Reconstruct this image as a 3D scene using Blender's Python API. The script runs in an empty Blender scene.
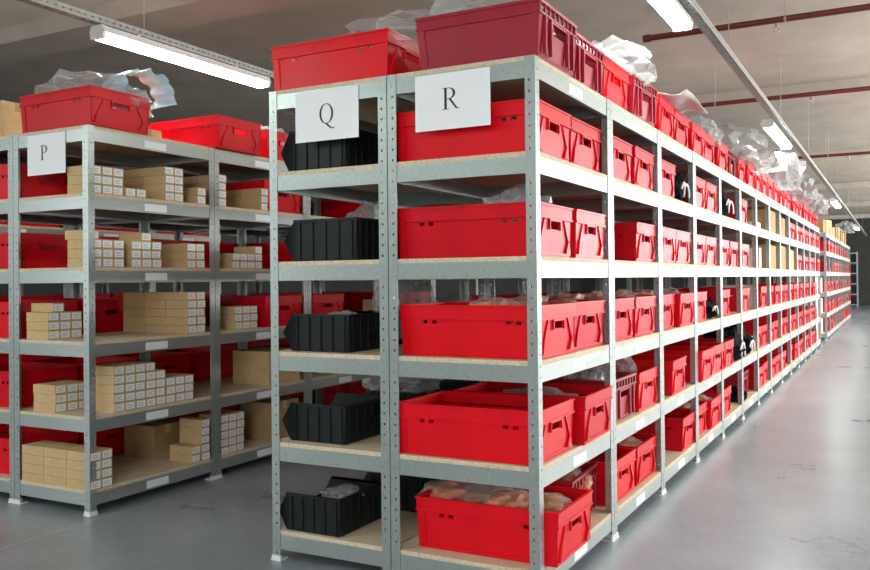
import bpy, bmesh, math, random
from mathutils import Vector, Matrix, noise
random.seed(7)
PI = math.pi
scn = bpy.context.scene
COL = scn.collection

# ------------------------------------------------------------------ measures (metres)
BAY = 0.92                      # pitch of the shelving units along an aisle
DR, DQ = 0.6226, 0.5859         # depths of the two kinds of units
ZS = [1.990, 1.644, 1.264, 0.8835, 0.5006, 0.128]   # tops of the six shelves
XP, YP = -2.475, 0.115          # aisle corner of rack P
XQ = -DR - 0.004                # aisle side of rack Q touches rack R
CEIL = 3.5

# ------------------------------------------------------------------ materials
def new_mat(name):
    m = bpy.data.materials.new(name); m.use_nodes = True
    nt = m.node_tree; b = nt.nodes['Principled BSDF']
    return m, nt, b

def mat(name, col, rough=0.5, metal=0.0, noise_scale=None, var=0.12, bump=0.0, spec=None, rough_var=0.0, stretch=None):
    m, nt, b = new_mat(name)
    b.inputs['Base Color'].default_value = (*col, 1)
    b.inputs['Roughness'].default_value = rough
    b.inputs['Metallic'].default_value = metal
    if spec is not None: b.inputs['Specular IOR Level'].default_value = spec
    if noise_scale:
        tc = nt.nodes.new('ShaderNodeTexCoord'); n = nt.nodes.new('ShaderNodeTexNoise')
        src = tc.outputs['Object']
        if stretch:
            mp = nt.nodes.new('ShaderNodeMapping'); mp.inputs['Scale'].default_value = stretch
            nt.links.new(src, mp.inputs['Vector']); src = mp.outputs['Vector']
        nt.links.new(src, n.inputs['Vector'])
        n.inputs['Scale'].default_value = noise_scale; n.inputs['Detail'].default_value = 5
        r = nt.nodes.new('ShaderNodeValToRGB')
        r.color_ramp.elements[0].position = 0.3; r.color_ramp.elements[1].position = 0.7
        r.color_ramp.elements[0].color = (*[c * (1 - var) for c in col], 1)
        r.color_ramp.elements[1].color = (*[min(1, c * (1 + var)) for c in col], 1)
        nt.links.new(n.outputs['Fac'], r.inputs['Fac']); nt.links.new(r.outputs['Color'], b.inputs['Base Color'])
        if rough_var:
            mr = nt.nodes.new('ShaderNodeMapRange')
            mr.inputs['To Min'].default_value = rough - rough_var; mr.inputs['To Max'].default_value = rough + rough_var
            nt.links.new(n.outputs['Fac'], mr.inputs['Value']); nt.links.new(mr.outputs['Result'], b.inputs['Roughness'])
        if bump:
            bp = nt.nodes.new('ShaderNodeBump'); bp.inputs['Strength'].default_value = bump; bp.inputs['Distance'].default_value = 0.002
            nt.links.new(n.outputs['Fac'], bp.inputs['Height']); nt.links.new(bp.outputs['Normal'], b.inputs['Normal'])
    return m

M = {}
M['zinc'] = mat('galvanised_steel', (0.40, 0.44, 0.425), 0.33, 0.6, 70, 0.10, 0.0, None, 0.05)
M['board'] = mat('particle_board', (0.64, 0.52, 0.37), 0.75, 0, 160, 0.25, 0.3)
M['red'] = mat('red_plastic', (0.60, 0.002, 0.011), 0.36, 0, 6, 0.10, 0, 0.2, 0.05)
M['red2'] = mat('bright_red_plastic', (0.72, 0.003, 0.012), 0.34, 0, 6, 0.08, 0, 0.24, 0.05)
M['burg'] = mat('burgundy_plastic', (0.33, 0.006, 0.022), 0.36, 0, 6, 0.12, 0, 0.45, 0.05)
M['black'] = mat('black_plastic', (0.011, 0.014, 0.015), 0.45, 0, 20, 0.2, 0, 0.25)
M['card'] = mat('brown_cardboard', (0.60, 0.41, 0.21), 0.8, 0, 14, 0.10, 0, 0.2)
M['card2'] = mat('darker_cardboard', (0.40, 0.255, 0.12), 0.8, 0, 14, 0.10, 0, 0.2)
M['white'] = mat('white_paper', (0.88, 0.88, 0.90), 0.6)
M['ink'] = mat('black_ink', (0.03, 0.03, 0.03), 0.7)
M['greyink'] = mat('grey_print', (0.35, 0.35, 0.36), 0.7)
M['foot'] = mat('white_plastic_foot', (0.75, 0.76, 0.74), 0.4)
M['pipe'] = mat('red_painted_pipe', (0.13, 0.018, 0.012), 0.45, 0, 8, 0.15)
M['brass'] = mat('sprinkler_metal', (0.5, 0.45, 0.38), 0.35, 0.8)
M['rod'] = mat('hanger_rod', (0.42, 0.42, 0.40), 0.45, 0.6)
M['tray'] = mat('grey_cable_tray', (0.30, 0.30, 0.28), 0.5, 0.25, 30, 0.06)
M['housing'] = mat('luminaire_housing', (0.62, 0.63, 0.62), 0.4)
M['darkcloth'] = mat('black_textile', (0.006, 0.006, 0.008), 0.9, 0, 40, 0.3, 0, 0.1)
M['amber'] = mat('amber_goods', (0.66, 0.22, 0.08), 0.6, 0, 18, 0.45)
M['wallm'] = mat('plaster_wall', (0.52, 0.51, 0.48), 0.85, 0, 3, 0.06)
M['walldark'] = mat('dark_grey_wall', (0.055, 0.06, 0.056), 0.8, 0, 2, 0.15)
M['whitecart'] = mat('white_carton', (0.74, 0.73, 0.70), 0.6, 0, 10, 0.05)

def film(name, col, alpha, rough=0.18):
    m, nt, b = new_mat(name)
    b.inputs['Base Color'].default_value = (*col, 1); b.inputs['Roughness'].default_value = rough
    tr = nt.nodes.new('ShaderNodeBsdfTransparent'); mx = nt.nodes.new('ShaderNodeMixShader')
    lw = nt.nodes.new('ShaderNodeLayerWeight'); lw.inputs['Blend'].default_value = 0.35
    mr = nt.nodes.new('ShaderNodeMapRange'); mr.inputs['To Min'].default_value = alpha; mr.inputs['To Max'].default_value = min(1, alpha + 0.45)
    out = nt.nodes['Material Output']
    nt.links.new(lw.outputs['Facing'], mr.inputs['Value']); nt.links.new(mr.outputs['Result'], mx.inputs[0])
    nt.links.new(tr.outputs[0], mx.inputs[1]); nt.links.new(b.outputs[0], mx.inputs[2]); nt.links.new(mx.outputs[0], out.inputs['Surface'])
    return m
M['film'] = film('clear_plastic_film', (0.56, 0.58, 0.58), 0.22)
M['thinfilm'] = film('thin_clear_wrap', (0.85, 0.82, 0.78), 0.07)
M['filmblue'] = film('bluish_plastic_film', (0.62, 0.76, 0.86), 0.6)
M['foam'] = film('white_foam_sheet', (0.62, 0.57, 0.57), 0.8, 0.5)

def emis(name, col, s):
    m = bpy.data.materials.new(name); m.use_nodes = True; nt = m.node_tree; nt.nodes.clear()
    e = nt.nodes.new('ShaderNodeEmission'); o = nt.nodes.new('ShaderNodeOutputMaterial')
    e.inputs[0].default_value = (*col, 1); e.inputs[1].default_value = s
    nt.links.new(e.outputs[0], o.inputs[0]); return m
M['tube'] = emis('fluorescent_diffuser', (0.90, 1.0, 0.95), 26)

# floor: power-floated concrete with joints
def floor_mat():
    m, nt, b = new_mat('polished_concrete_floor'); L = nt.links
    tc = nt.nodes.new('ShaderNodeTexCoord'); sep = nt.nodes.new('ShaderNodeSeparateXYZ'); L.new(tc.outputs['Object'], sep.inputs[0])
    n1 = nt.nodes.new('ShaderNodeTexNoise'); n1.inputs['Scale'].default_value = 1.3; n1.inputs['Detail'].default_value = 8; n1.inputs['Roughness'].default_value = 0.6
    n2 = nt.nodes.new('ShaderNodeTexNoise'); n2.inputs['Scale'].default_value = 26; n2.inputs['Detail'].default_value = 6
    L.new(tc.outputs['Object'], n1.inputs['Vector']); L.new(tc.outputs['Object'], n2.inputs['Vector'])
    mx = nt.nodes.new('ShaderNodeMath'); mx.operation = 'MULTIPLY_ADD'; mx.inputs[1].default_value = 0.28
    L.new(n2.outputs['Fac'], mx.inputs[0]); L.new(n1.outputs['Fac'], mx.inputs[2])
    r = nt.nodes.new('ShaderNodeValToRGB'); r.color_ramp.elements[0].position = 0.42; r.color_ramp.elements[1].position = 0.86
    r.color_ramp.elements[0].color = (0.175, 0.205, 0.235, 1); r.color_ramp.elements[1].color = (0.325, 0.350, 0.375, 1)
    L.new(mx.outputs[0], r.inputs[0])
    # joints
    def joint(out, pos, w):
        a = nt.nodes.new('ShaderNodeMath'); a.operation = 'SUBTRACT'; a.inputs[1].default_value = pos; L.new(out, a.inputs[0])
        c = nt.nodes.new('ShaderNodeMath'); c.operation = 'ABSOLUTE'; L.new(a.outputs[0], c.inputs[0])
        d = nt.nodes.new('ShaderNodeMath'); d.operation = 'LESS_THAN'; d.inputs[1].default_value = w; L.new(c.outputs[0], d.inputs[0])
        return d.outputs[0]
    lt = nt.nodes.new('ShaderNodeMath'); lt.operation = 'LESS_THAN'; lt.inputs[1].default_value = -0.3; L.new(sep.outputs['X'], lt.inputs[0])
    ml = nt.nodes.new('ShaderNodeMath'); ml.operation = 'MULTIPLY'; L.new(lt.outputs[0], ml.inputs[0]); L.new(joint(sep.outputs['Y'], 0.52, 0.004), ml.inputs[1])
    js = [ml.outputs[0], joint(sep.outputs['X'], -2.405, 0.005)]
    acc = js[0]
    for j in js[1:]:
        mm = nt.nodes.new('ShaderNodeMath'); mm.operation = 'MAXIMUM'; L.new(acc, mm.inputs[0]); L.new(j, mm.inputs[1]); acc = mm.outputs[0]
    mc = nt.nodes.new('ShaderNodeMix'); mc.data_type = 'RGBA'; mc.inputs[7].default_value = (0.42, 0.42, 0.41, 1)
    L.new(acc, mc.inputs[0]); L.new(r.outputs[0], mc.inputs[6]); L.new(mc.outputs[2], b.inputs['Base Color'])
    rr = nt.nodes.new('ShaderNodeMapRange'); rr.inputs['To Min'].default_value = 0.24; rr.inputs['To Max'].default_value = 0.33
    L.new(n1.outputs['Fac'], rr.inputs['Value']); L.new(rr.outputs[0], b.inputs['Roughness'])
    bp = nt.nodes.new('ShaderNodeBump'); bp.inputs['Strength'].default_value = 0.03; L.new(n2.outputs['Fac'], bp.inputs['Height']); L.new(bp.outputs[0], b.inputs['Normal'])
    return m
M['floor'] = floor_mat()
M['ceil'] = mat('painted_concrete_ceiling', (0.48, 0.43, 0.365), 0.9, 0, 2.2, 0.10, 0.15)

# ------------------------------------------------------------------ mesh helpers
class MB:
    """collects shapes into one mesh; each shape can use its own material slot"""
    def __init__(s): s.v = []; s.f = []; s.m = []
    def hexa(s, p, mi=0):
        n = len(s.v); s.v += [tuple(q) for q in p]
        for q in ((0, 3, 2, 1), (4, 5, 6, 7), (0, 1, 5, 4), (1, 2, 6, 5), (2, 3, 7, 6), (3, 0, 4, 7)):
            s.f.append([n + i for i in q]); s.m.append(mi)
    def box(s, x0, x1, y0, y1, z0, z1, mi=0):
        s.hexa([(x0, y0, z0), (x1, y0, z0), (x1, y1, z0), (x0, y1, z0), (x0, y0, z1), (x1, y0, z1), (x1, y1, z1), (x0, y1, z1)], mi)
    def prism(s, poly, h0, h1, axis='z', mi=0):
        n = len(s.v); k = len(poly)
        def P(a, b, h): return {'z': (a, b, h), 'y': (a, h, b), 'x': (h, a, b)}[axis]
        s.v += [P(a, b, h0) for a, b in poly] + [P(a, b, h1) for a, b in poly]
        s.f.append([n + i for i in reversed(range(k))]); s.m.append(mi)
        s.f.append([n + k + i for i in range(k)]); s.m.append(mi)
        for i in range(k):
            j = (i + 1) % k; s.f.append([n + i, n + j, n + k + j, n + k + i]); s.m.append(mi)
    def tube(s, a, b, r, seg=10, mi=0):
        a, b = Vector(a), Vector(b); d = (b - a).normalized()
        u = d.orthogonal().normalized(); w = d.cross(u); n = len(s.v)
        for c in (a, b):
            for i in range(seg):
                t = 2 * PI * i / seg; s.v.append(tuple(c + u * r * math.cos(t) + w * r * math.sin(t)))
        for i in range(seg):
            j = (i + 1) % seg; s.f.append([n + i, n + j, n + seg + j, n + seg + i]); s.m.append(mi)
        s.f.append([n + i for i in reversed(range(seg))]); s.m.append(mi)
        s.f.append([n + seg + i for i in range(seg)]); s.m.append(mi)
    def mesh(s, name, mats, smooth=False):
        me = bpy.data.meshes.new(name); me.from_pydata(s.v, [], s.f)
        for m in (mats if isinstance(mats, (list, tuple)) else [mats]): me.materials.append(m)
        me.polygons.foreach_set('material_index', s.m)
        me.polygons.foreach_set('use_smooth', [smooth] * len(s.f)); 
        bm = bmesh.new(); bm.from_mesh(me); bmesh.ops.recalc_face_normals(bm, faces=bm.faces); bm.to_mesh(me); bm.free()
        me.update(); return me

def obj(name, me, parent=None, loc=(0, 0, 0), rotz=0.0):
    o = bpy.data.objects.new(name, me); COL.objects.link(o); o.location = loc; o.rotation_euler = (0, 0, rotz)
    if parent: o.parent = parent
    return o
def build(name, mb, mats, parent=None, loc=(0, 0, 0), smooth=False):
    return obj(name, mb.mesh(name, mats, smooth), parent, loc)
def tag(o, label, cat, group=None):
    o['label'] = label; o['category'] = cat
    if group: o['group'] = group
    return o
def thing(name, label, cat, loc=(0, 0, 0), rotz=0, group=None):
    return tag(obj(name, None, None, loc, rotz), label, cat, group)
def struct(o): o['kind'] = 'structure'; return o
def dup(root, loc, rotz=0.0, label=None, group=None, scale=None):
    r = root.copy(); COL.objects.link(r); r.location = loc; r.rotation_euler = (0, 0, rotz)
    if scale: r.scale = scale
    if label: r['label'] = label
    if group: r['group'] = group
    for ch in list(root.children):
        c = ch.copy(); COL.objects.link(c); c.parent = r
        for g in list(ch.children):
            d = g.copy(); COL.objects.link(d); d.parent = c
    return r

# used[] holds prototypes whose first placing moves the prototype itself
_first = set()
def place(proto, loc, rotz, label, group, scale=None):
    if proto.name not in _first:
        _first.add(proto.name)
        proto.location = loc; proto.rotation_euler = (0, 0, rotz); proto['label'] = label
        if group: proto['group'] = group
        if scale: proto.scale = scale
        return proto
    return dup(proto, loc, rotz, label, group, scale)

# ------------------------------------------------------------------ shelving unit
FW, TH = 0.040, 0.0022          # post flange width, steel thickness
def post_mesh(sx, sy, H):
    """L-angle upright with a column of slots in each flange; outer corner at origin, flanges run to +sx / +sy"""
    mb = MB(); pitch, hole = 0.0415, 0.009
    n = int(H / pitch); a, b = 0.020, 0.027
    def fl(c0, c1, z0, z1, ax):
        if ax == 'x':
            x0, x1 = sorted((sx * c0, sx * c1)); y0, y1 = sorted((0, sy * TH)); mb.box(x0, x1, y0, y1, z0, z1)
        else:
            y0, y1 = sorted((sy * c0, sy * c1)); x0, x1 = sorted((0, sx * TH)); mb.box(x0, x1, y0, y1, z0, z1)
    for ax, s0 in (('x', 0.0), ('y', TH)):
        fl(s0, a, 0, H, ax); fl(b, FW, 0, H, ax)
        zc = 0
        for k in range(n):
            z = (k + 0.7) * pitch; fl(a, b, zc, z, ax); zc = z + hole
        fl(a, b, zc, H, ax)
    return mb.mesh('post', M['zinc'])
def foot_mesh(sx, sy):
    mb = MB(); x0, x1 = sorted((-sx * 0.006, sx * 0.046)); y0, y1 = sorted((-sy * 0.006, sy * 0.046))
    mb.box(x0, x1, y0, y1, 0, 0.006)
    x0, x1 = sorted((-sx * 0.003, sx * 0.043)); y0, y1 = sorted((-sy * 0.003, sy * 0.006)); mb.box(x0, x1, y0, y1, 0.006, 0.022)
    x0, x1 = sorted((-sx * 0.003, sx * 0.006)); y0, y1 = sorted((sy * 0.006, sy * 0.043)); mb.box(x0, x1, y0, y1, 0.006, 0.022)
    return mb.mesh('foot', M['foot'])
def beam_mesh(length, axis):
    """pressed steel beam, C section: web, top and bottom lips; hung by small rivets at the ends"""
    mb = MB(); h = 0.062
    def bx(a0, a1, d0, d1, z0, z1):
        if axis == 'x': mb.box(a0, a1, d0, d1, z0, z1)
        else: mb.box(d0, d1, a0, a1, z0, z1)
    bx(0, length, 0, 0.0025, -h, 0); bx(0, length, 0.0025, 0.026, -0.0025, 0); bx(0, length, 0.0025, 0.022, -h, -h + 0.0025)
    bx(0, length, 0.020, 0.022, -h + 0.0025, -h + 0.012)
    return mb.mesh('beam', M['zinc'])

def make_unit(D, levels=ZS, B=BAY - 0.004, labels=True):
    H = levels[0]
    t = thing('shelving_unit', 'x', 'shelving unit')
    for sx, sy, X, Y in ((-1, 1, 0, 0), (1, 1, -D, 0), (-1, -1, 0, B), (1, -1, -D, B)):
        p = obj('post', post_mesh(sx, sy, H - 0.001), t, (X, Y, 0)); obj('foot', foot_mesh(sx, sy), p)
    bd = MB(); e = TH + 0.0008
    bd.box(-D + e, -e, e, B - e, -0.017, 0)
    bdm = bd.mesh('shelf_board', M['board'])
    bx = beam_mesh(D - 2 * e, 'x'); by = beam_mesh(B - 2 * e, 'y')
    bym = by.copy(); byf = by.copy()
    lb = MB(); lb.box(0.0003, 0.0013, 0.375, 0.535, -0.053, -0.012); lbm = lb.mesh('shelf_label', M['white'])
    for z in levels:
        obj('shelf_board', bdm, t, (0, 0, z))
        zz = z - 0.0172
        o = obj('side_beam', bx, t, (-D + e, e, zz))
        o = obj('side_beam', bx, t, (-e, B - e, zz), PI)
        o = obj('long_beam', by, t, (-e, B - e, zz), PI)       # web towards +X
        # web of the aisle beam faces +X: rotate about z keeps it inside the unit
        o2 = obj('long_beam', by, t, (-D + e, e, zz), 0)
        if labels:
            obj('shelf_label', lbm, t, (-e, 0, zz))
    return t
unitR = make_unit(DR); unitQ = make_unit(DQ)
ORD = ['first', 'second', 'third', 'fourth', 'fifth', 'sixth', 'seventh', 'eighth', 'ninth', 'tenth', 'eleventh', 'twelfth', 'thirteenth', 'fourteenth']
NR = 14
for k in range(NR):
    place(unitR, (0, k * BAY, 0), 0, 'steel shelving unit of aisle rack R, %s from the front' % ORD[k], 'shelving units of rack R')
for k in range(6):
    place(unitQ, (XQ, k * BAY, 0), 0, 'steel shelving unit of rack Q with black bins, %s from the front' % ORD[k], 'shelving units of rack Q')
for k in range(5):
    place(unitQ, (XP, YP + k * BAY, 0), 0, 'steel shelving unit of rack P with small boxes, %s from the front' % ORD[k], 'shelving units of rack P')
XO = XP - DQ - 0.004
for k in range(4):
    place(unitR, (XO, YP + k * BAY, 0), 0, 'steel shelving unit of red crates left of rack P, %s from the front' % ORD[k], 'shelving units behind rack P')
XN = XO - DR - 1.25
for k in range(4):
    place(unitR, (XN, YP + k * BAY, 0), 0, 'steel shelving unit across the next aisle on the far left, %s from the front' % ORD[k], 'shelving units of the farthest left rack')
Y2 = 14.39
for k in range(10):
    place(unitR, (0, Y2 + k * BAY, 0), 0, 'shelving unit of the far rack beyond the gap, %s from the gap' % ORD[k], 'shelving units of the far rack')

# ------------------------------------------------------------------ crates
def wall(mb, A, B, C, D_, nrm, t, holes=(), mi=0):
    """thick wall A(bottom start) B(bottom end) C(top end) D(top start); holes = (u0,u1,v0,v1)"""
    A, B, C, D_ = map(Vector, (A, B, C, D_)); nrm = Vector(nrm)
    us = sorted({0, 1, *[h[0] for h in holes], *[h[1] for h in holes]}); vs = sorted({0, 1, *[h[2] for h in holes], *[h[3] for h in holes]})
    P = lambda u, v: (A.lerp(B, u)).lerp(D_.lerp(C, u), v)
    for i in range(len(us) - 1):
        for j in range(len(vs) - 1):
            u0, u1, v0, v1 = us[i], us[i + 1], vs[j], vs[j + 1]; um, vm = (u0 + u1) / 2, (v0 + v1) / 2
            if any(h[0] < um < h[1] and h[2] < vm < h[3] for h in holes): continue
            p = [P(u0, v0), P(u1, v0), P(u1, v1), P(u0, v1)]
            mb.hexa([q - nrm * t for q in p] + p, mi)
def ring(mb, hx, hy, z0, z1, t, mi=0):
    mb.box(-hx, hx, -hy, -hy + t, z0, z1, mi); mb.box(-hx, hx, hy - t, hy, z0, z1, mi)
    mb.box(-hx, -hx + t, -hy + t, hy - t, z0, z1, mi); mb.box(hx - t, hx, -hy + t, hy - t, z0, z1, mi)

def crate_meshes(L=0.6, W=0.4, H=0.2, taper=0.005, kind='euro'):
    """length L along X, width W along Y, origin at the centre of the bottom"""
    body, rim, grip = MB(), MB(), MB()
    hx1, hy1 = L / 2 - 0.010, W / 2 - 0.010; hx0, hy0 = hx1 - taper, hy1 - taper
    t = 0.004; zb = H - 0.052
    sh = [(0.16, 0.196, 0.86, 0.95), (0.23, 0.266, 0.86, 0.95), (0.77, 0.806, 0.86, 0.95), (0.84, 0.876, 0.86, 0.95)]
    eh = [(0.36, 0.64, 0.72, 0.93)]
    if kind == 'open': sh = []; eh = [(0.30, 0.70, 0.70, 0.92)]
    wall(body, (-hx0, -hy0, 0), (hx0, -hy0, 0), (hx1, -hy1, zb), (-hx1, -hy1, zb), (0, -1, 0), t, sh)
    wall(body, (hx0, hy0, 0), (-hx0, hy0, 0), (-hx1, hy1, zb), (hx1, hy1, zb), (0, 1, 0), t, sh)
    wall(body, (hx0, -hy0, 0), (hx0, hy0, 0), (hx1, hy1, zb), (hx1, -hy1, zb), (1, 0, 0), t, eh)
    wall(body, (-hx0, hy0, 0), (-hx0, -hy0, 0), (-hx1, -hy1, zb), (-hx1, hy1, zb), (-1, 0, 0), t, eh)
    body.box(-hx0 + t, hx0 - t, -hy0 + t, hy0 - t, 0.002, 0.008)
    ring(body, hx0 + 0.004, hy0 + 0.004, 0.006, 0.016, 0.006)
    for s in (1, -1):
        for q in (1, -1) if kind != 'open' else ():   # triangular feet and slanted ribs on the short ends
            y1, y2 = q * (hy0 - 0.012), q * (hy0 - 0.062)
            body.prism([(y1, 0.016), (y2, 0.016), (q * (hy0 - 0.030), 0.068)], s * (hx0 - 0.002), s * (hx0 + 0.011), 'x')
            body.prism([(q * (hy0 - 0.026), 0.060), (q * (hy0 - 0.034), 0.060), (q * (hy0 - 0.085), zb), (q * (hy0 - 0.075), zb)], s * (hx0 - 0.002), s * (hx1 + 0.005), 'x')
        if kind == 'open':
            for q in (1, -1):
                for f in (0.42, 0.72): body.box(*sorted((s * (hx1 - 0.006), s * (hx1 + 0.010))), *sorted((q * hy1 * f, q * (hy1 * f + 0.012))), 0.015, zb)
        # corner columns
        for q in (1, -1):
            body.hexa([(s * hx0, q * hy0, 0.004), (s * (hx0 - 0.03), q * hy0, 0.004), (s * (hx0 - 0.03), q * (hy0 + 0.004), 0.004), (s * (hx0 + 0.002), q * (hy0 + 0.004), 0.004),
                       (s * hx1, q * hy1, zb), (s * (hx1 - 0.03), q * hy1, zb), (s * (hx1 - 0.03), q * (hy1 + 0.005), zb), (s * (hx1 + 0.003), q * (hy1 + 0.005), zb)])
    if kind == 'open':
        ring(rim, L / 2 - 0.002, W / 2 - 0.002, H - 0.012, H, 0.016); ring(rim, L / 2 - 0.003, W / 2 - 0.003, zb, zb + 0.008, 0.012)
        # long sides are a closed band, short ends an open lattice
        for s in (1, -1):
            rim.box(-L / 2 + 0.006, L / 2 - 0.006, *sorted((s * (W / 2 - 0.006), s * (W / 2 - 0.010))), zb + 0.008, H - 0.012)
            for i in range(9):
                yy = -W / 2 + 0.012 + (W - 0.036) * i / 8
                rim.box(*sorted((s * (L / 2 - 0.005), s * (L / 2 - 0.012))), yy, yy + 0.012, zb + 0.008, H - 0.012)
    else:
        ring(rim, L / 2 - 0.004, W / 2 - 0.004, zb, H - 0.006, 0.006)
        ring(rim, L / 2, W / 2, H - 0.008, H, 0.013); ring(rim, L / 2 - 0.001, W / 2 - 0.001, zb - 0.004, zb + 0.004, 0.009)
    for s in (1, -1):
        g = MB(); w = 0.055 if kind != 'open' else 0.075
        x0 = s * (hx1 + 0.008); x1 = s * (hx1 - 0.012)
        g.box(*sorted((x0, x1)), -w, w, zb - 0.012, zb - 0.003); g.box(*sorted((x0, x1 + s * 0.012)), -w - 0.006, -w, zb - 0.045, zb - 0.003); g.box(*sorted((x0, x1 + s * 0.012)), w, w + 0.006, zb - 0.045, zb - 0.003)
        if s == 1: g1 = g
        else: g2 = g
    return body, rim, g1, g2
def make_crate(matn, parts=True, **kw):
    b, r, g1, g2 = crate_meshes(**kw); m = M[matn]
    if not parts:
        for g in (r, g1, g2):
            n = len(b.v); b.v += g.v; b.f += [[i + n for i in f] for f in g.f]; b.m += g.m
        return tag(build('plastic_crate', b, m), 'x', 'crate')
    t = thing('plastic_crate', 'x', 'crate')
    build('crate_body', b, m, t); build('rim', r, m, t); build('handle', g1, m, t); build('handle', g2, m, t)
    return t
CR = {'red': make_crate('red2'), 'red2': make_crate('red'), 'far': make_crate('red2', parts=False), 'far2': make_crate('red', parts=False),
      'burg': make_crate('burg', L=0.56, W=0.42, H=0.205, taper=0.014, kind='open'), 'farburg': make_crate('burg', parts=False, L=0.58, W=0.40, H=0.205, taper=0.024, kind='open')}
CNAME = {'red': 'bright red plastic crate', 'red2': 'red plastic crate', 'far': 'bright red plastic crate', 'far2': 'red plastic crate', 'burg': 'dark burgundy plastic crate', 'farburg': 'dark burgundy crate'}
LEVEL = ['top', 'second', 'third', 'fourth', 'fifth', 'bottom']
Z0 = 0.0004
rnd = random.Random(3)
crate_top = {}
def crate(kind, x, y, li, rotz, label, group, scale=None):
    return place(CR[kind], (x, y, ZS[li] + Z0), rotz, label, group, scale)

# rack R: (level, bay) -> list of (kind, centre y inside bay, x of aisle end, rotation, length scale); default two crates
ROW = {
 (0, 0): [('burg', .215, .022, 0, .93), ('burg', .675, .012, 0, 1)],
 (0, 1): [('red', .165, -.01, 0, 1), ('burg', .64, .03, -.04, 1)],
 (0, 2): [('red', .20, .0, .03, 1), ('red2', .66, -.015, 0, 1)],
 (0, 4): [('red', .22, -.01, 0, 1), ('burg', .68, .0, 0, 1)],
 (1, 2): [('red2', .24, -.01, 0, 1)],
 (1, 3): [('red', .24, -.012, 0, 1), ('red', .67, -.012, 0, 1)],
 (1, 4): [], (1, 5): [('far', .26, -.01, 0, 1)], (1, 6): [], (1, 7): [], (1, 8): [],
 (2, 1): [('red2', .69, -.012, .0, 1)],
 (2, 4): [('red', .23, -.01, 0, 1), ('red2', .68, -.01, 0, 1)],
 (2, 5): [('far', .34, -.01, 0, 1)], (2, 6): [], (2, 7): [], (2, 8): [], (2, 9): [],
 (3, 3): [('red', .24, -.012, 0, 1)],
 (3, 4): [('red2', .30, -.02, 0, 1)], (3, 5): [('far2', .40, -.02, 0, 1)],
 (3, 6): [('far2', .62, -.02, 0, 1)],
 (4, 0): [('red', .212, -.006, .0, 1), ('red2', .655, .02, .02, 1)],
 (4, 1): [('burg', .27, .0, 0, 1), ('red', .70, -.01, 0, 1)],
 (4, 2): [('red', .44, .0, .03, 1)],
 (4, 3): [('red', .24, .03, 0, 1), ('red2', .67, .02, -.03, 1)],
 (4, 4): [('red2', .20, .02, 0, 1)], (4, 5): [],
 (3, 13): [('far', .245, -.01, 0, 1)], (4, 13): [('far', .245, -.01, 0, 1)], (5, 13): [('far', .245, -.01, 0, 1)],
 (5, 0): [('red', .262, .05, .0, 1), ('burg', .72, -.05, .06, 1)],
 (5, 1): [('red', .25, -.02, 0, 1), ('red2', .68, -.02, .0, 1)],
 (5, 2): [('red2', .74, -.005, 0, 1)],
 (5, 4): [('red2', .30, -.02, 0, 1)], (5, 5): [('farburg', .55, -.06, 0, 1)],
}
posR = {}
for li in range(6):
    for k in range(NR):
        lst = ROW.get((li, k))
        if lst is None:
            a = rnd.uniform(-.012, .012)
            lst = [('red' if rnd.random() < .6 else 'red2', .245 + a, -.012 + rnd.uniform(-.012, .016), rnd.uniform(-.015, .015), 1),
                   ('red' if rnd.random() < .6 else 'red2', .665 + a, -.012 + rnd.uniform(-.012, .016), rnd.uniform(-.015, .015), 1)]
            if li == 5 and k > 6 and rnd.random() < .4: lst = lst[:1]
        for j, (kd, yc, xe, rz, sc) in enumerate(lst):
            if k >= 6 and kd == 'red': kd = 'far'
            if k >= 6 and kd == 'red2': kd = 'far2'
            Lh = (0.28 if kd in ('burg',) else 0.29 if kd == 'farburg' else 0.30) * sc
            which = '' if len(lst) == 1 else (', nearer of two' if j == 0 else ', farther of two')
            lab = '%s, %s shelf, %s bay of aisle rack R%s' % (CNAME[kd], LEVEL[li], ORD[k], which)
            o = crate(kd, xe - Lh, k * BAY + yc, li, rz, lab, 'crates on the %s shelves of rack R' % LEVEL[li], (sc, 1, 1) if sc != 1 else None)
            posR[(li, k, j)] = (xe - Lh, k * BAY + yc)
# far rack beyond the gap
for li in range(6):
    for k in range(10):
        for j in range(2):
            if rnd.random() < (.15 if li in (2, 3, 4) else .3) or li == 0 or (k == 0 and j == 0 and li > 2): continue
            kd = rnd.choice(['far', 'far', 'far2', 'farburg'])
            lab = '%s, %s shelf, %s bay of far rack, %s of two places' % (CNAME[kd], LEVEL[li], ORD[k], ('nearer', 'farther')[j])
            crate(kd, -.31 + rnd.uniform(-.02, .02), Y2 + k * BAY + (.245, .67)[j], li, rnd.uniform(-.02, .02), lab, 'crates in the far rack')

# rack O behind rack P: red crates with their ends to the right
for li in range(6):
    for k in range(4):
        for j in range(2):
            if li == 0 and k > 1: continue
            kd = ('red2', 'red')[(li + k + j) % 2]
            lab = 'red plastic crate behind rack P, %s shelf, %s bay, %s' % (LEVEL[li], ORD[k], ('nearer of two', 'farther of two')[j])
            if li == 0 and k == 0 and j == 0: continue
            crate(kd, XO - .31 + (0 if j else -.02), YP + k * BAY + (.245, .675)[j], li, rnd.uniform(-.02, .02), lab, 'red crates behind rack P')

for li in range(1, 6):
    for k in range(4):
        for j in range(2):
            crate('far2', XN - .31, YP + k * BAY + (.245, .675)[j], li, 0, 'dim red crate across the next aisle, %s shelf, %s bay, %s' % (LEVEL[li], ORD[k], ('nearer of two', 'farther of two')[j]), 'crates in the farthest left rack')
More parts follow.
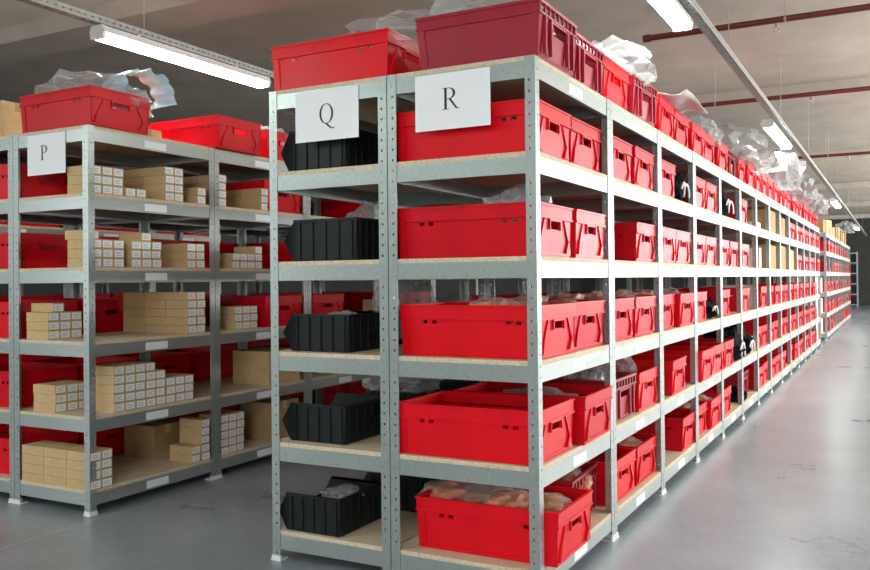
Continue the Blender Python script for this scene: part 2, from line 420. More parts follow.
# on top of rack P and rack Q
crate('red2', XP - .262, YP + .205, 0, 0, 'red plastic crate on top of the rack end with the P sign', 'crates on top of racks P and Q', (.93, 1, 1))
crate('red2', XP + .03 - .27, YP + .90 + .21, 0, .0, 'low wide red crate on top of rack P beside the hanging lamp', 'crates on top of racks P and Q', (.95, 1, .98))
crate('red2', XP - .29, YP + 1.62, 0, .0, 'red crate on top of rack P just behind the front-left post of rack Q', 'crates on top of racks P and Q', (.95, 1, .95))
crate('red', XQ - .293, .215, 0, 0, 'bright red plastic crate on top of the rack above the Q sign', 'crates on top of racks P and Q', (.985, 1, .96))

# red crates lying in rack P deeper bays and in rack Q deeper bays
for li, k, j in ((1, 1, 1), (2, 2, 0), (3, 2, 0), (3, 3, 1), (2, 3, 1), (1, 3, 0), (4, 2, 1), (3, 1, 1)):
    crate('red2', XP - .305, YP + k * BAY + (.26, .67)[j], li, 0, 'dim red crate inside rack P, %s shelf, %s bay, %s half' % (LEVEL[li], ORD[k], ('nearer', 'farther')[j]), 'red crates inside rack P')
crate('red2', XP - .305, YP + 2 * BAY + .3, 0, 0, 'red crate on top of rack P farther back, seen past the Q post', 'crates on top of racks P and Q')
for li in (1, 2, 3, 4, 5):
    for k in (2, 3):
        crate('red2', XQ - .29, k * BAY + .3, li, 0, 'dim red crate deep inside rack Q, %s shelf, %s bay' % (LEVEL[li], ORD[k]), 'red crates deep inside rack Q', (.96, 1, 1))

# ------------------------------------------------------------------ black picking bins in rack Q
def bin_mesh(L=0.34, W=0.30, H=0.158):
    b = MB(); t = 0.004; hx, hy = L / 2, W / 2
    cut = 0.055                                            # sloping open front at -X
    for s in (1, -1):                                       # long side with a slanted front corner
        y0, y1 = sorted((s * hy, s * (hy - t)))
        b.prism([(-hx + 0.045, 0.004), (hx - 0.01, 0.004), (hx, H), (-hx + 0.05, H), (-hx, H * 0.5)], y0, y1, 'y')
        for i in range(5):
            xx = -hx + 0.075 + i * (L - 0.10) / 4
            y0, y1 = sorted((s * hy, s * (hy + 0.006))); b.box(xx, xx + 0.006, y0, y1, 0.006, H - 0.008)
        y0, y1 = sorted((s * (hy - 0.004), s * (hy + 0.008))); b.box(-hx + 0.05, hx + 0.004, y0, y1, H - 0.010, H)
    b.box(hx - t - 0.004, hx - 0.002, -hy + t, hy - t, 0.004, H)
    b.box(hx - 0.004, hx + 0.006, -hy, hy, H - 0.010, H)
    for i in range(6):
        yy = -hy + 0.02 + i * (W - 0.046) / 5; b.box(hx - 0.003, hx + 0.004, yy, yy + 0.006, 0.01, H - 0.01)
    b.hexa([(-hx + 0.043, -hy + t, 0.004), (-hx + 0.049, -hy + t, 0.004), (-hx + 0.049, hy - t, 0.004), (-hx + 0.043, hy - t, 0.004),
            (-hx, -hy + t, H * .5), (-hx + 0.006, -hy + t, H * .5), (-hx + 0.006, hy - t, H * .5), (-hx, hy - t, H * .5)])
    b.box(-hx + 0.045, hx - 0.012, -hy + 0.002, hy - 0.002, 0, 0.006)
    return b
tb = thing('storage_bin', 'x', 'storage bin')
build('bin_body', bin_mesh(), M['black'], tb)
lh = MB(); lh.box(0.172, 0.177, -0.035, 0.035, 0.055, 0.09); lh.box(.172, .18, -.04, -.035, .05, .095); lh.box(.172, .18, .035, .04, .05, .095)
build('label_holder', lh, M['black'], tb)
QB = [  # level, x centre, y centre, rot, scale
 (1, -1.03, .21, 0, (1, 1, 1.12)), (1, -.79, .50, 0, (1, .9, 1.15)),
 (2, -.99, .20, 0, (1.1, 1, 1.12)), (3, -1.02, .235, .0, (1.0, 1.2, 1)), (4, -1.04, .235, 0, (.98, 1.15, 1.02)), (5, -1.04, .19, 0, (.94, 1.1, 1.0)),
 (2, -.93, .68, 0, (1, 1, 1.1)), (3, -.95, .70, 0, (1, 1, 1)), (4, -.98, .72, 0, (1, 1, 1)), (5, -.93, .66, 0, (1, 1.1, 1)),
 (1, -.95, 1.20, 0, (1, 1, 1)), (2, -.95, 1.25, 0, (1, 1, 1)), (3, -.95, 1.2, 0, (1, 1, 1)), (4, -.95, 1.2, 0, (1, 1, 1)), (5, -.95, 1.2, 0, (1, 1, 1)),
]
seen_q = {}
for li, x, y, rz, sc in QB:
    n = seen_q.get(li, 0); seen_q[li] = n + 1
    w = ('front one', 'second from the front', 'third from the front')[n]
    place(tb, (x, y, ZS[li] + Z0), rz, 'black ribbed plastic bin, %s shelf of rack Q, %s' % (LEVEL[li], w), 'black bins in rack Q', sc)

# ------------------------------------------------------------------ cardboard boxes
BW, BH, BL = 0.0715, 0.0485, 0.176
bb = MB(); bb.box(-BL + 0.0022, 0, 0.0010, BW - 0.0010, 0, BH - 0.0016)
cb = thing('cardboard_box', 'x', 'cardboard box')
cb2 = bb.mesh('box_body', M['card']); obj('box_body', cb2, cb)
ld = MB()                                                  # lid edge: a thin line around the upper third
lb = MB(); lb.box(0.0002, 0.0010, 0.007, BW - 0.007, 0.006, BH - 0.007, 0)
for i in range(3): lb.box(0.0010, 0.0012, 0.014, BW - 0.016 - 0.008 * (i % 2), 0.014 + i * 0.008, 0.0165 + i * 0.008, 1)
build('box_label', lb, [M['white'], M['greyink']], cb)
def stack(li, y0, cols, rows, deep=1, x=XP - 0.01, name='', extra=(), skip=()):
    for r in range(rows):
        for c in range(cols):
            for d in range(deep):
                if d > 0 and not (c == 0 or r == rows - 1): continue     # buried boxes show nothing
                if (c, r) in skip: continue
                lab = 'small tan box, %s, %s row up, %s column%s' % (name, ORD[r], ORD[c], '' if d == 0 else ', %s behind' % ORD[d - 1])
                place(cb, (x - d * (BL + .001) + rnd.uniform(-.003, .003) * (1 if d == 0 else 0), YP + y0 + c * (BW + .0004), ZS[li] + Z0 + r * BH), 0, lab, 'small boxes stacked in rack P')
    for i, (dy, dx) in enumerate(extra):
        place(cb, (x + dx, YP + y0 + dy, ZS[li] + Z0 + rows * BH), 0, 'small tan box lying alone on %s, %s loose one' % (name, ORD[i]), 'small boxes stacked in rack P')
stack(1, .022, 3, 3, 1, name='front stack second shelf')
stack(1, .245, 2, 1, 1, name='single low row second shelf', x=XP - .004)
stack(1, .53, 2, 4, 2, name='middle stack second shelf')
stack(1, .78, 1, 2, 2, name='low stack second shelf near post', x=XP - .006)
stack(1, .96, 1, 4, 2, name='stack behind post second shelf')
stack(1, 1.36, 1, 3, 2, name='rear stack second shelf')
stack(2, .022, 3, 3, 1, name='front stack third shelf', extra=((.0, -.02),))
stack(2, .285, 3, 3, 1, name='middle stack third shelf', extra=((.09, -.02),))
stack(2, .70, 2, 3, 2, name='stack near post third shelf')
stack(2, 1.08, 4, 2, 1, name='stack behind post third shelf', extra=((.215, 0),))
stack(3, .025, 3, 3, 1, x=-2.82, name='inner stack fourth shelf', extra=((.03, .0),))
stack(3, .70, 2, 5, 3, name='long wall of boxes fourth shelf')
stack(3, 1.10, 3, 3, 1, name='stack behind post fourth shelf')
stack(4, .025, 3, 3, 1, x=-2.765, name='inner stack fifth shelf')
stack(4, .165, 5, 5, 1, name='wide wall of boxes fifth shelf', skip=((4, 4),))
stack(4, .53, 3, 3, 1, name='lower block fifth shelf', x=XP - .012)
stack(5, .0, 2, 4, 3, name='front block bottom shelf', x=XP + .0)
stack(5, .72, 1, 2, 1, name='short stack bottom shelf', x=XP - .008)
stack(5, .80, 1, 5, 1, name='tall stack bottom shelf before post', x=XP - .008)
stack(5, .965, 3, 5, 1, name='tall stack bottom shelf after post')
for li in (1, 2, 3): stack(li, 2.82, 4, 3, 1, name='far stack seen through rack Q, %s shelf' % LEVEL[li])
# larger plain cartons
def carton_mesh(w, d, h, m):
    b = MB(); b.box(-w / 2, w / 2, -d / 2, d / 2, 0, h - .002); b.box(-w / 2, w / 2, -d / 2, -.001, h - .002, h); b.box(-w / 2, w / 2, .001, d / 2, h - .002, h)
    return b
def carton(w, d, h, m, loc, label, rz=0, tape=True):
    t = thing('carton', label, 'cardboard box', loc, rz, 'larger cartons')
    build('carton_body', carton_mesh(w, d, h, m), M[m], t)
    if tape:
        b = MB(); b.box(-w / 2 - .0004, w / 2 + .0004, -.02, .02, h, h + .0006); b.box(w / 2, w / 2 + .0006, -.02, .02, h - .05, h); b.box(-w / 2 - .0006, -w / 2, -.02, .02, h - .05, h)
        build('packing_tape', b, M['card2'] if m != 'card2' else M['card'], t)
    return t
carton(.30, .34, .22, 'card', (XP - .17, YP + 1.60, ZS[4] + Z0), 'large plain brown carton on the fifth shelf of rack P behind its second post')
carton(.25, .22, .20, 'card2', (XP - .40, YP + .80, ZS[5] + Z0), 'plain brown carton behind the box stack on the bottom shelf of rack P')
carton(.25, .30, .25, 'card2', (XP - .16, YP + 1.62, ZS[5] + Z0), 'dim brown carton on the bottom shelf of rack P near the Q post')
carton(.30, .2, .21, 'card', (-3.36, YP + .14, ZS[0] + Z0), 'tan carton on the rack top at the left picture edge, left of the red crate')
carton(.16, .20, .10, 'card', (XP - .35, YP + .79 - .13, ZS[0] + Z0), 'small yellowish carton between the two red crates on top of rack P')
# cartons in the middle of rack R and at its end
for li, k, yy, w, d, h, m, lab in (
    (1, 6, .30, .4, .36, .06, 'whitecart', 'flat white carton, second shelf, seventh bay of aisle rack R'),
    (1, 7, .45, .4, .6, .24, 'card2', 'tall tan carton, second shelf, eighth bay of aisle rack R'),
    (1, 8, .45, .4, .6, .22, 'card2', 'tall tan carton, second shelf, ninth bay of aisle rack R'),
    (2, 6, .45, .1, .12, .2, 'whitecart', 'narrow white carton, third shelf, seventh bay of aisle rack R'),
    (2, 7, .45, .4, .6, .25, 'card2', 'tall tan carton, third shelf, eighth bay of aisle rack R'),
    (2, 8, .45, .4, .6, .27, 'card2', 'tall tan carton, third shelf, ninth bay of aisle rack R'),
    (2, 9, .45, .4, .6, .25, 'card', 'tall tan carton, third shelf, tenth bay of aisle rack R'),
    (3, 6, .14, .3, .2, .22, 'whitecart', 'white carton beside the red crate, fourth shelf, seventh bay of aisle rack R'),
    (4, 5, .70, .3, .22, .14, 'card', 'small tan carton, fifth shelf, sixth bay of aisle rack R')):
    carton(w, d, h, m, (-w / 2 - .03, k * BAY + yy, ZS[li] + Z0), lab, 0, False)
for li in (3, 4, 5):
    carton(.40, .34, .27, 'whitecart', (-.30, Y2 + .22, ZS[li] + Z0), 'white carton at the near end of the far rack, %s shelf' % LEVEL[li], 0, False)
    carton(.40, .34, .29, 'whitecart', (-.235, 13 * BAY + .68, ZS[li] + Z0), 'tall white carton at the far end of aisle rack R, %s shelf' % LEVEL[li], 0, False)
for k in range(9):
    carton(.34, .42, .24 + .05 * (k % 3), 'card' if k % 2 else 'card2', (-.22, Y2 + .30 + k * .95, ZS[0] + Z0), 'tan carton on top of the far rack, %s from the gap' % ORD[k], 0, False)

# ------------------------------------------------------------------ plastic bags, packets, bundles
def crumple(seed, sx, sy, sz, sub=3, rough=0.35, flat=True, rim=0.0):
    bm = bmesh.new(); bmesh.ops.create_icosphere(bm, subdivisions=sub, radius=1.0)
    off = Vector((seed * 7.31, seed * 3.17, seed * 1.93))
    for v in bm.verts:
        p = v.co.normalized()
        n = noise.ridged_multi_fractal(p * 1.3 + off, 1.0, 2.1, 4, 1.0, 2.0) - 1.0
        m = noise.noise(p * 4.1 + off * 2)
        k = 1 + rough * n * 0.6 + rough * m
        v.co = Vector((p.x * k * sx, p.y * k * sy, p.z * k * sz))
    zmin = min(v.co.z for v in bm.verts) * 0.55
    for v in bm.verts:
        if v.co.z < zmin: v.co.z = zmin
        v.co.z -= zmin
    me = bpy.data.meshes.new('bag'); bm.to_mesh(me); bm.free()
    for p in me.polygons: p.use_smooth = not flat
    return me
bags = []
for i in range(5):
    me = crumple(i + 1, .20, .16, .11, 3, .42); me.materials.append(M['film'])
    o = obj('plastic_bag', me); bags.append(tag(o, 'x', 'plastic bag'))
amb = []
for i in range(3):
    t = obj('product_packet', None); tag(t, 'x', 'bag of goods')
    me = crumple(i + 11, .11, .09, .055, 3, .3); me.materials.append(M['amber']); obj('packed_goods', me, t)
    me = crumple(i + 11, .116, .096, .060, 3, .34); me.materials.append(M['thinfilm']); obj('plastic_wrap', me, t)
    amb.append(t)
def bag(i, x, y, z, s, label, rz=0, group='plastic bags on the shelves'):
    return place(bags[i % 5], (x, y, z), rz, label, group, s if isinstance(s, tuple) else (s, s, s))
def packet(i, x, y, z, s, label, rz=0):
    return place(amb[i % 3], (x, y, z), rz, label, 'wrapped goods in the crates', (s, s, s))
CT = 0.2
# on the tops
bag(0, -.62, .22, 2.15, (1.25, .9, .8), 'crumpled clear plastic bag bulging between the top crates of racks Q and R', .3)
bag(1, -.30, .22, 2.12, (1.25, .9, 1.15), 'crumpled clear plastic bag filling the burgundy crate above the R sign', .1)
bag(2, -.33, 1.10, 2.12, (1.0, .9, 1.35), 'white crinkled bag sticking out of the second burgundy top crate')
bag(3, -.14, 1.50, 2.17, (.95, 1.0, 1.3), 'large crinkled clear bag towering over the third and fourth top crates', .5)
bag(4, -.15, 3.55, 2.13, (.8, .8, 1.2), 'grey plastic bag standing out of the eighth top crate', .2)
bag(0, -.12, 4.60, 2.13, (1.3, 2.2, 1.7), 'big rounded clear bag on the top crates near the ceiling lamp', 1.2)
bag(1, -.16, 5.60, 2.12, (1.2, 2.0, 1.6), 'whitish bag lying behind the big rounded one on the rack top', .4)
bag(2, -.06, 7.6, 2.13, (1.3, 3.2, 2.6), 'tallest heap of white film on the rack top below the lamp', .1)
bag(3, -.05, 9.3, 2.13, (1.3, 4.0, 2.2), 'white film heap on the rack top beyond the tallest heap', .2)
bag(4, -.05, 11.6, 2.13, (1.2, 3.5, 1.9), 'white film heap near the far end of the long rack top', .2)
bag(2, -.1, 22.9, 2.34, (1.2, 3.0, 1.8), 'small white bag on top of the far rack near the end wall')
sh = MB()
rr = random.Random(5); nx, ny = 10, 8
vs = []
for j in range(ny + 1):
    for i in range(nx + 1):
        vs.append((-.20 + .42 * i / nx, -.02 + .62 * j / ny, .012 + .018 * math.sin(i * 1.3 + j * .6) + rr.uniform(-.004, .004) + .05 * (i / nx) ** 2 * 0))
sh.v = vs
for j in range(ny):
    for i in range(nx):
        a = j * (nx + 1) + i; sh.f.append([a, a + 1, a + nx + 2, a + nx + 1]); sh.m.append(0)
fs = sh.mesh('foam_sheet', M['foam'], True); o = tag(obj('foam_sheet', fs, None, (-.09, 1.95, ZS[0] + .205)), 'thin pinkish white foam sheet lying over the fourth top crate and the next ones', 'foam sheet')
sm = o.modifiers.new('t', 'SOLIDIFY'); sm.thickness = .003
bag(3, XP - .33, YP + .21, 2.12, (1.25, .95, 1.15), 'crumpled clear bag spilling over the top crate above the P sign', .1)
bag(1, XP - .12, YP + .33, 2.10, (.7, .9, .9), 'small milky bag at the aisle end of the top crate above the P sign', .9)
# bluish film hoop next to it
hp = MB(); n = 22
for i in range(n + 1):
    a = -0.5 + 3.9 * i / n
    c = Vector((0, .18 * math.cos(a), .24 + .115 * math.sin(a)))
    w = .085 + .015 * math.sin(i * 1.7)
    hp.v += [(c.x - w, c.y, c.z), (c.x + w, c.y + .01 * math.sin(i), c.z + .012 * math.cos(i * 2.1))]
for i in range(n): hp.f.append([2 * i, 2 * i + 1, 2 * i + 3, 2 * i + 2]); hp.m.append(0)
o = tag(obj('plastic_film', hp.mesh('plastic_film', M['filmblue'], True), None, (XP - .08, YP + .42, ZS[0] + .005)), 'curled loop of bluish plastic film beside the top crate of rack P', 'plastic film')
sm = o.modifiers.new('t', 'SOLIDIFY'); sm.thickness = .002
bag(4, XP - .22, YP + 1.62, 2.10, (.9, 1.0, .75), 'white bag in the top crate just left of the Q rack post')
bag(0, XQ - .42, .33, 2.13, (.15, .15, .5), 'tiny white bag tip above the red crate over the Q sign')
# in rack R, near bays
bag(1, -.30, .23, ZS[1] + .12, (.9, .65, .55), 'clear bag inside the front crate under the R sign')
bag(2, -.17, .22, ZS[2] + .12, (.6, .7, .85), 'clear bag corner rising from the front crate on the third shelf of rack R')
for (li, k, j), zs in {(3, 0, 0): 1, (3, 0, 1): 1, (3, 1, 0): 2, (3, 1, 1): 2, (3, 2, 0): 1, (3, 2, 1): 1, (5, 0, 0): 3, (5, 0, 1): 2, (5, 3, 0): 2, (5, 3, 1): 2, (5, 1, 1): 1}.items():
    x, y = posR[(li, k, j)]
    for q in range(zs + 1):
        packet(q + k + j, x + (.17 - .14 * q), y + (.03, -.03, .02, -.02)[q], ZS[li] + .115 + .018 * (q % 2), .95, 'orange brown wrapped goods, %s shelf, %s bay of rack R, %s crate, %s packet' % (LEVEL[li], ORD[k], ('nearer', 'farther')[j], ORD[q]), q * 1.1)
bag(0, -.34, .27, ZS[5] + .11, (.8, .6, .62), 'clear crinkled bag over the orange goods in the front bottom crate')
bag(3, -.20, 1.12, ZS[4] + .13, (.5, .6, .8), 'grey bag standing in the burgundy crate on the fifth shelf of rack R')
bag(4, -.20, 1.60, ZS[4] + .13, (.5, .6, .95), 'grey bag standing in the red crate right of the burgundy one, fifth shelf')
bag(2, -.25, .60, ZS[4] + .13, (.8, .55, .45), 'pinkish clear bag in the second crate of the fifth shelf, first bay')
bag(1, -.24, 2.95, ZS[2] + .12, (.5, .6, .7), 'clear bag in the nearer crate, third shelf, fourth bay of rack R')
bag(0, -.24, 3.45, ZS[2] + .12, (.5, .6, .7), 'clear bag in the farther crate, third shelf, fourth bay of rack R')
bag(2, -.24, 2.98, ZS[3] + .12, (.5, .6, .6), 'white bag in the crate on the fourth shelf, fourth bay of rack R')
bag(0, XQ - .30, .35, ZS[2] + .10, (.5, .5, .9), 'round clear bag in the black bin on the third shelf of rack Q')
bag(1, XQ - .38, .24, ZS[3] + .10, (.4, .4, .35), 'white bag peeking from the black bin on the fourth shelf of rack Q')
bag(4, XQ - .22, .50, ZS[3] + .03, (.8, .7, 1.4), 'grey bag behind the black bin on the fourth shelf of rack Q')
bag(3, XQ - .36, .70, ZS[4] + .10, (1.0, .7, .8), 'dim grey bag behind the black bin on the fifth shelf of rack Q')
bag(2, XQ - .36, .20, ZS[5] + .10, (.45, .5, .35), 'white bag lying in the black bin on the bottom shelf of rack Q')

# dark bundles with white straps on rack R
def bundle(seed, x, y, z, s, label, rz=0, strap=True):
    t = thing('textile_bundle', label, 'bundle', (x, y, z), rz, 'black bundles in rack R'); t.scale = s
    me = crumple(seed, .15, .17, .10, 3, .42, True); me.materials.append(M['darkcloth']); obj('cloth', me, t)
    if strap:
        b = MB(); pts = []
        for i in range(15):
            u = i / 14; pts.append(Vector((.160 + .01 * math.sin(u * 9), -.09 + .18 * u, .06 + .030 * math.sin(u * 11))))
        for a, c in zip(pts, pts[1:]): b.tube(a, c, .006, 6)
        build('strap', b, M['white'], t)
    return t
bundle(21, -.17, 2 * BAY + .68, ZS[1] + Z0, (1, 1, 1.3), 'black bundle with white strap beside the crate, second shelf, third bay of rack R')
bundle(22, -.17, 4 * BAY + .45, ZS[1] + Z0, (1, 1.6, 1.5), 'black and white bundle alone on the second shelf, fifth bay of rack R')
bundle(23, -.17, 3 * BAY + .70, ZS[3] + Z0, (1, .9, 1.0), 'black tangle with pale straps next to the crate, fourth shelf, fourth bay')
bundle(24, -.12, 4 * BAY + .66, ZS[4] + Z0, (1, 1.0, 1.7), 'black garment hanging over the edge, fifth shelf, fifth bay of rack R')
bundle(25, -.12, 5 * BAY + .25, ZS[4] + Z0, (1, 1.2, 1.5), 'black garment with white stripes, fifth shelf, sixth bay of rack R')
bundle(26, -.12, 5 * BAY + .12, ZS[5] + Z0, (.8, .5, .7), 'small black pouch on the bottom shelf, sixth bay of rack R', 0, False)

# ------------------------------------------------------------------ paper signs with serif letters
def ring_pts(cx, cy, rx, ry, a0, a1, n=28): return [(cx + rx * math.cos(a0 + (a1 - a0) * i / n), cy + ry * math.sin(a0 + (a1 - a0) * i / n)) for i in range(n + 1)]
def band(mb, outer, inner, y0, y1):
    for i in range(len(outer) - 1): mb.prism([outer[i], outer[i + 1], inner[i + 1], inner[i]], y0, y1, 'y')
def glyph(ch):
    mb = MB(); y0, y1 = -0.0006, 0
    def bx(x0, x1, z0, z1): mb.box(x0, x1, y0, y1, z0, z1)
    if ch == 'Q':
        band(mb, ring_pts(0, .5, .42, .51, 0, 2 * PI, 48), ring_pts(0, .5, .30, .475, 0, 2 * PI, 48), y0, y1)
        mb.prism([(-.10, .02), (.02, .04), (.20, -.12), (.34, -.22), (.50, -.21), (.50, -.25), (.34, -.28), (.16, -.20)], y0, y1, 'y')
    else:
        bx(-.24, -.11, 0, 1); bx(-.34, .0, 0, .03); bx(-.34, -.11, .97, 1)
        o = ring_pts(0, .735, .33, .265, PI / 2, -PI / 2); i = ring_pts(0, .735, .20, .235, PI / 2, -PI / 2)
        band(mb, o, i, y0, y1); bx(-.11, 0, .97, 1); bx(-.11, 0, .47, .50)
        if ch == 'R': mb.prism([(-.02, .48), (.11, .48), (.44, .03), (.54, .03), (.54, 0), (.36, 0)], y0, y1, 'y')
    return mb
def sign(ch, x0, x1, z0, z1, y, size, cx, cz, label):
    t = thing('paper_sign', label, 'sign', (x0, y, z0), 0, 'rack letter signs')
    b = MB(); w, h = x1 - x0, z1 - z0; b.box(0, w, -.0007, 0, 0, h); build('paper_sheet', b, M['white'], t)
    g = glyph(ch); g.v = [(p[0] * size + cx * w, p[1] - .0008, p[2] * size + cz * h) for p in g.v]
    build('printed_letter', g, M['ink'], t)
    return t
sign('Q', -1.072, -.757, 1.758, 1.967, -.0006, .082, .50, .33, 'white paper sign with the printed letter Q taped to the rack end')
sign('R', -.495, -.176, 1.752, 1.967, -.0006, .082, .46, .35, 'white paper sign with the printed letter R taped to the rack end')
sign('P', -2.94, -2.641, 1.756, 1.970, YP - .0006, .078, .44, .36, 'white paper sign with the printed letter P taped to the left rack end')

# ------------------------------------------------------------------ ceiling services
def luminaire(x, y0, y1, z, label):
    L = y1 - y0; t = thing('fluorescent_lamp', label, 'ceiling lamp', (x, (y0 + y1) / 2, z), 0, 'fluorescent lamps')
    b = MB(); h = L / 2
    b.prism([(-.055, .035), (.055, .035), (.045, .075), (-.045, .075)], -h, h, 'y')
    for s in (1, -1): b.prism([(-.05, .0), (.05, .0), (.06, .04), (.045, .078), (-.045, .078), (-.06, .04)], *sorted((s * h, s * (h + .02))), 'y')
    build('housing', b, M['housing'], t)
    d = MB(); d.prism([(-.036, .0), (.036, .0), (.052, .020), (.052, .0345), (-.052, .0345), (-.052, .020)], -h + .002, h - .002, 'y'); build('diffuser', d, M['tube'], t)
    c = MB()
    for yy in (-h * .6, h * .6): c.box(-.01, .01, yy - .012, yy + .012, .075, .10)
    build('clamp', c, M['rod'], t)
    return t
LZ = 2.60
for i, (y0, y1) in enumerate(((.55, 2.12), (5.80, 7.38), (15.2, 16.9), (25.3, 26.9))):
    luminaire(.07, y0, y1, LZ, ('fluorescent lamp at the top edge above rack R, nearest on the aisle tray', 'second fluorescent lamp on the aisle tray, seen whole above the rack', 'third small bright lamp along the aisle tray', 'farthest small lamp on the aisle tray near the end wall')[i])
luminaire(-2.93, .58, 2.04, LZ, 'long bright fluorescent lamp hanging above rack P')
for k, (x, y, lab) in enumerate(((-2.93, -3.2, 'behind the camera on the left'), (.07, -3.6, 'behind the camera on the right'), (-2.93, 7.0, 'farther along above rack P'), (2.6, .8, 'right of the picture over the aisle'), (2.6, 6.2, 'right of the picture farther back'), (-2.93, -6.2, 'near the front wall on the left'), (-5.9, -4.0, 'far left before the racks'), (.07, -6.4, 'near the front wall on the right'), (2.6, 12, 'right of the picture in the far half'), (-2.93, 13, 'deep above rack P'))):
    luminaire(x, y, y + 1.55, LZ, 'added fluorescent lamp outside the view, ' + lab)  # unseen lamps are added; those behind the camera fill the rack fronts
def tray(x, y0, y1, z, label, rods):
    t = thing('cable_tray', label, 'cable tray', (x, 0, z), 0, 'cable trays')
    b = MB(); w = .03; h = .045
    for a, c in ((-w, -.019), (-.005, .005), (.019, w)): b.box(a, c, y0, y1, 0, .0015)
    y = y0
    while y < y1:
        for a, c in ((-.019, -.005), (.005, .019)): b.box(a, c, y, min(y1, y + .022), 0, .0015)
        y += .06
    for s in (-1, 1):
        X0, X1 = sorted((s * w, s * (w - .0015)))
        b.box(X0, X1, y0, y1, .0015, .016); b.box(X0, X1, y0, y1, .028, h)
        y = y0
        while y < y1:
            b.box(X0, X1, y, min(y1, y + .030), .016, .028); y += .05
    build('perforated_channel', b, M['tray'], t)
    c = MB(); c.tube((0.008, y0, .009), (0.008, y1, .009), .006, 6); c.tube((-.008, y0, .008), (-.008, y1, .008), .005, 6); build('cable', c, M['housing'], t)
    for y in rods:
        r = MB(); r.tube((0, y, .0), (0, y, CEIL - z), .003, 6); r.box(-w - .004, w + .004, y - .01, y + .01, -.003, 0); build('hanger_rod', r, M['rod'], t)
    return t
TZ = 2.70
tray(.125, -6, 34, TZ, 'perforated grey cable tray running above the bright aisle edge', (.4, 3.36, 6.4, 9.5, 12.6, 16, 20, 25, 30))
tray(-2.965, -6, 14, TZ, 'perforated grey cable tray running above rack P on the left', (.95, 4.0, 7.2))
for i, (y, x0, x1, hx, hd, lab) in enumerate(((3.97, -.62, 6.2, (.43,), .37, 'nearest dark red sprinkler pipe crossing under the ceiling'), (6.95, -1.6, 6.2, (-.61,), .37, 'second dark red sprinkler pipe crossing under the ceiling'), (12.1, -2.5, 6.2, (.2,), .5, 'third, farthest dark red sprinkler pipe under the ceiling'))):
    t = thing('sprinkler_pipe', lab, 'pipe', (0, y, 3.1), 0, 'sprinkler pipes')
    b = MB(); b.tube((x0, 0, 0), (x1, 0, 0), .024, 14); 
    for xx in (x0 + .02, 3.0): b.tube((xx - .03, 0, 0), (xx + .03, 0, 0), .030, 14)
    build('pipe_run', b, M['pipe'], t, smooth=False)
    for xh in hx + (2.6,):
        r = MB(); r.tube((xh, 0, .02), (xh, 0, CEIL - 3.1), .004, 6); r.tube((xh - .008, 0, 0), (xh + .008, 0, 0), .029, 12); build('pipe_hanger', r, M['rod'], t)
    for xh in (hd, 2.4):
        s = MB(); s.tube((xh, 0, -.024), (xh, 0, -.06), .013, 8); s.tube((xh, 0, -.085), (xh, 0, -.092), .026, 10)
        for q in (1, -1): s.tube((xh + q * .009, 0, -.058), (xh + q * .022, 0, -.087), .004, 4)
        build('sprinkler_head', s, M['brass'], t)

# ------------------------------------------------------------------ far small rack
tf = thing('shelving_unit', 'narrow shelving unit standing against the dark end wall beyond the far rack', 'shelving unit', (-.2, 33.6, 0), 0)
for x in (-.62, .0):
    for y in (0, .4): b = MB(); b.box(x - .02, x + .02, y, y + .04, 0, 2.1); build('post', b, M['zinc'], tf)
for z in (.1, .5, .9, 1.3, 1.7, 2.08): b = MB(); b.box(-.60, -.02, 0, .44, z - .035, z); build('shelf_board', b, M['zinc'], tf)
for i, z in enumerate((.1, .5, .9, 1.3, 1.7)):
    b = MB(); b.box(-.28, .28, -.16, .16, 0, .3); b.box(-.285, .285, -.165, .165, .27, .30)
    tag(build('storage_box', b, M['black'], None, (-.51, 33.82, z + Z0)), 'dark box in the narrow end-wall rack, %s shelf from the floor' % ORD[i], 'storage box', 'dark boxes in the end-wall rack')

# ------------------------------------------------------------------ room
XL, XR, YB, YF = -12.0, 6.2, -8.0, 36.0
b = MB(); b.box(XL, XR, YB, YF, -.2, 0); struct(build('floor', b, M['floor']))
M['ceil_lit'] = mat('lit_ceiling', (0.80, 0.78, 0.70), 0.9, 0, 2.2, 0.05, 0.15)  # front slab: light on the near ceiling put into a paler colour
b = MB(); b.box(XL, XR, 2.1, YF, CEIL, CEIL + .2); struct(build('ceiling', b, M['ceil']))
b = MB(); b.box(XL, XR, YB, 2.1, CEIL, CEIL + .2); struct(build('ceiling', b, M['ceil_lit']))
for i in range(7):
    y = 2.1 + 6.2 * (i - 1)
    b = MB(); b.box(XL, XR, y, y + .45, CEIL - .14, CEIL); o = struct(build('trim_%d' % (i + 1), b, M['ceil']))
b = MB(); b.box(XL - .2, XL, YB, YF, 0, CEIL); struct(build('wall_left', b, M['walldark']))
b = MB(); b.box(XL, XR, YF, YF + .2, 0, CEIL); struct(build('wall_back', b, M['walldark']))
b = MB(); fx = [(-11.6, -8.8), (1.2, 4.4)]; x = XL  # openings added out of view to brighten the rack fronts
b.box(XL, XR, YB - .2, YB, 0, .9); b.box(XL, XR, YB - .2, YB, 3.1, CEIL)
for a, c in fx: b.box(x, a, YB - .2, YB, .9, 3.1); x = c
b.box(x, XR, YB - .2, YB, .9, 3.1); struct(build('wall_front', b, M['wallm']))
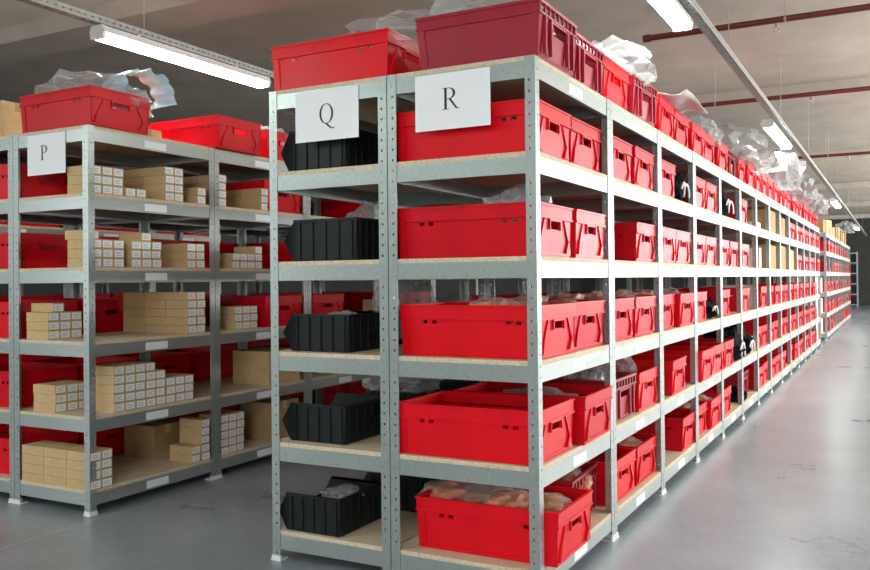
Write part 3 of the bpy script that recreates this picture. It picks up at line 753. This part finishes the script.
for i, (a, c) in enumerate(fx):
    f = MB(); Y0, Y1 = YB - .13, YB - .08
    f.box(a, a + .05, Y0, Y1, .9, 3.1); f.box(c - .05, c, Y0, Y1, .9, 3.1); f.box(a + .05, c - .05, Y0, Y1, .9, .95); f.box(a + .05, c - .05, Y0, Y1, 3.05, 3.1); f.box((a + c) / 2 - .02, (a + c) / 2 + .02, Y0, Y1, .95, 3.05)
    struct(build('unseen_window_%d' % (i + 11), f, M['housing']))
    l = bpy.data.lights.new('fill_front', 'AREA'); l.shape = 'RECTANGLE'; l.size = c - a; l.size_y = 2.2; l.energy = (70, 90)[i]; l.color = (.95, .98, 1.0)  # added fill light behind the camera, aimed at the rack fronts
    lo = bpy.data.objects.new('fill_front', l); COL.objects.link(lo); lo.location = ((a + c) / 2, YB - .16, 2.0); lo.rotation_euler = (PI / 2, 0, 0)
# right wall with a band of windows, daylight comes in here
b = MB(); wy = [(2.6 + 5.0 * i, 2.6 + 5.0 * i + 4.0) for i in range(6)]; W0, W1 = 1.0, 3.1
b.box(XR, XR + .2, YB, YF, 0, W0); b.box(XR, XR + .2, YB, YF, W1, CEIL)
y = YB
for a, c in wy: b.box(XR, XR + .2, y, a, W0, W1); y = c
b.box(XR, XR + .2, y, YF, W0, W1); struct(build('wall_right', b, M['wallm']))
for i, (a, c) in enumerate(wy):
    f = MB(); X0, X1 = XR + .08, XR + .13
    f.box(X0, X1, a, a + .05, W0, W1); f.box(X0, X1, c - .05, c, W0, W1); f.box(X0, X1, a + .05, c - .05, W0, W0 + .05); f.box(X0, X1, a + .05, c - .05, W1 - .05, W1)
    for q in (1 / 3, 2 / 3): ym = a + (c - a) * q; f.box(X0, X1, ym - .02, ym + .02, W0 + .05, W1 - .05)
    struct(build('unseen_window_%d' % (i + 1), f, M['housing']))
    l = bpy.data.lights.new('daylight', 'AREA'); l.shape = 'RECTANGLE'; l.size = c - a; l.size_y = W1 - W0; l.energy = 200; l.color = (1.0, .985, .96)
    lo = bpy.data.objects.new('daylight', l); COL.objects.link(lo); lo.location = (XR + .16, (a + c) / 2, (W0 + W1) / 2)
    lo.rotation_euler = Matrix(((0, 0, 1), (1, 0, 0), (0, 1, 0))).to_euler()   # faces -X
# a doorway in the far wall
b = MB(); b.box(.9, .96, YF - .03, YF, 0, 2.1); b.box(1.86, 1.92, YF - .03, YF, 0, 2.1); b.box(.96, 1.86, YF - .03, YF, 2.04, 2.1); b.box(.96, 1.86, YF - .02, YF, 0, 2.04)
struct(build('door_1', b, M['walldark']))

# ------------------------------------------------------------------ world, camera, colour
w = bpy.data.worlds.new('world'); scn.world = w; w.use_nodes = True
w.node_tree.nodes['Background'].inputs[0].default_value = (.85, .93, 1, 1); w.node_tree.nodes['Background'].inputs[1].default_value = 1.0

f, cx, cy = 858.381, 435.0, 272.914
yaw, pit, rol = map(math.radians, (-28.28529, 0.483543, -0.56613))
fwd = Vector((math.sin(yaw) * math.cos(pit), math.cos(yaw) * math.cos(pit), math.sin(pit)))
right = Vector((math.cos(yaw), -math.sin(yaw), 0)); up = right.cross(fwd)
R = math.cos(rol) * right + math.sin(rol) * up; U = -math.sin(rol) * right + math.cos(rol) * up
cam = bpy.data.cameras.new('camera'); co = bpy.data.objects.new('camera', cam); COL.objects.link(co)
cam.sensor_fit = 'HORIZONTAL'; cam.sensor_width = 36; cam.lens = 36 * f / 870
cam.shift_x = (435 - cx) / 870; cam.shift_y = (cy - 285) / 870
cam.clip_start = .05; cam.clip_end = 200
m = Matrix((R, U, -fwd)).transposed().to_4x4(); m.translation = Vector((1.138, -2.8882, 1.18)); co.matrix_world = m
scn.camera = co
vs_ = scn.view_settings; vs_.view_transform = 'Standard'; vs_.look = 'None'; vs_.gamma = 1; vs_.use_curve_mapping = False
vs_.exposure = 1.02
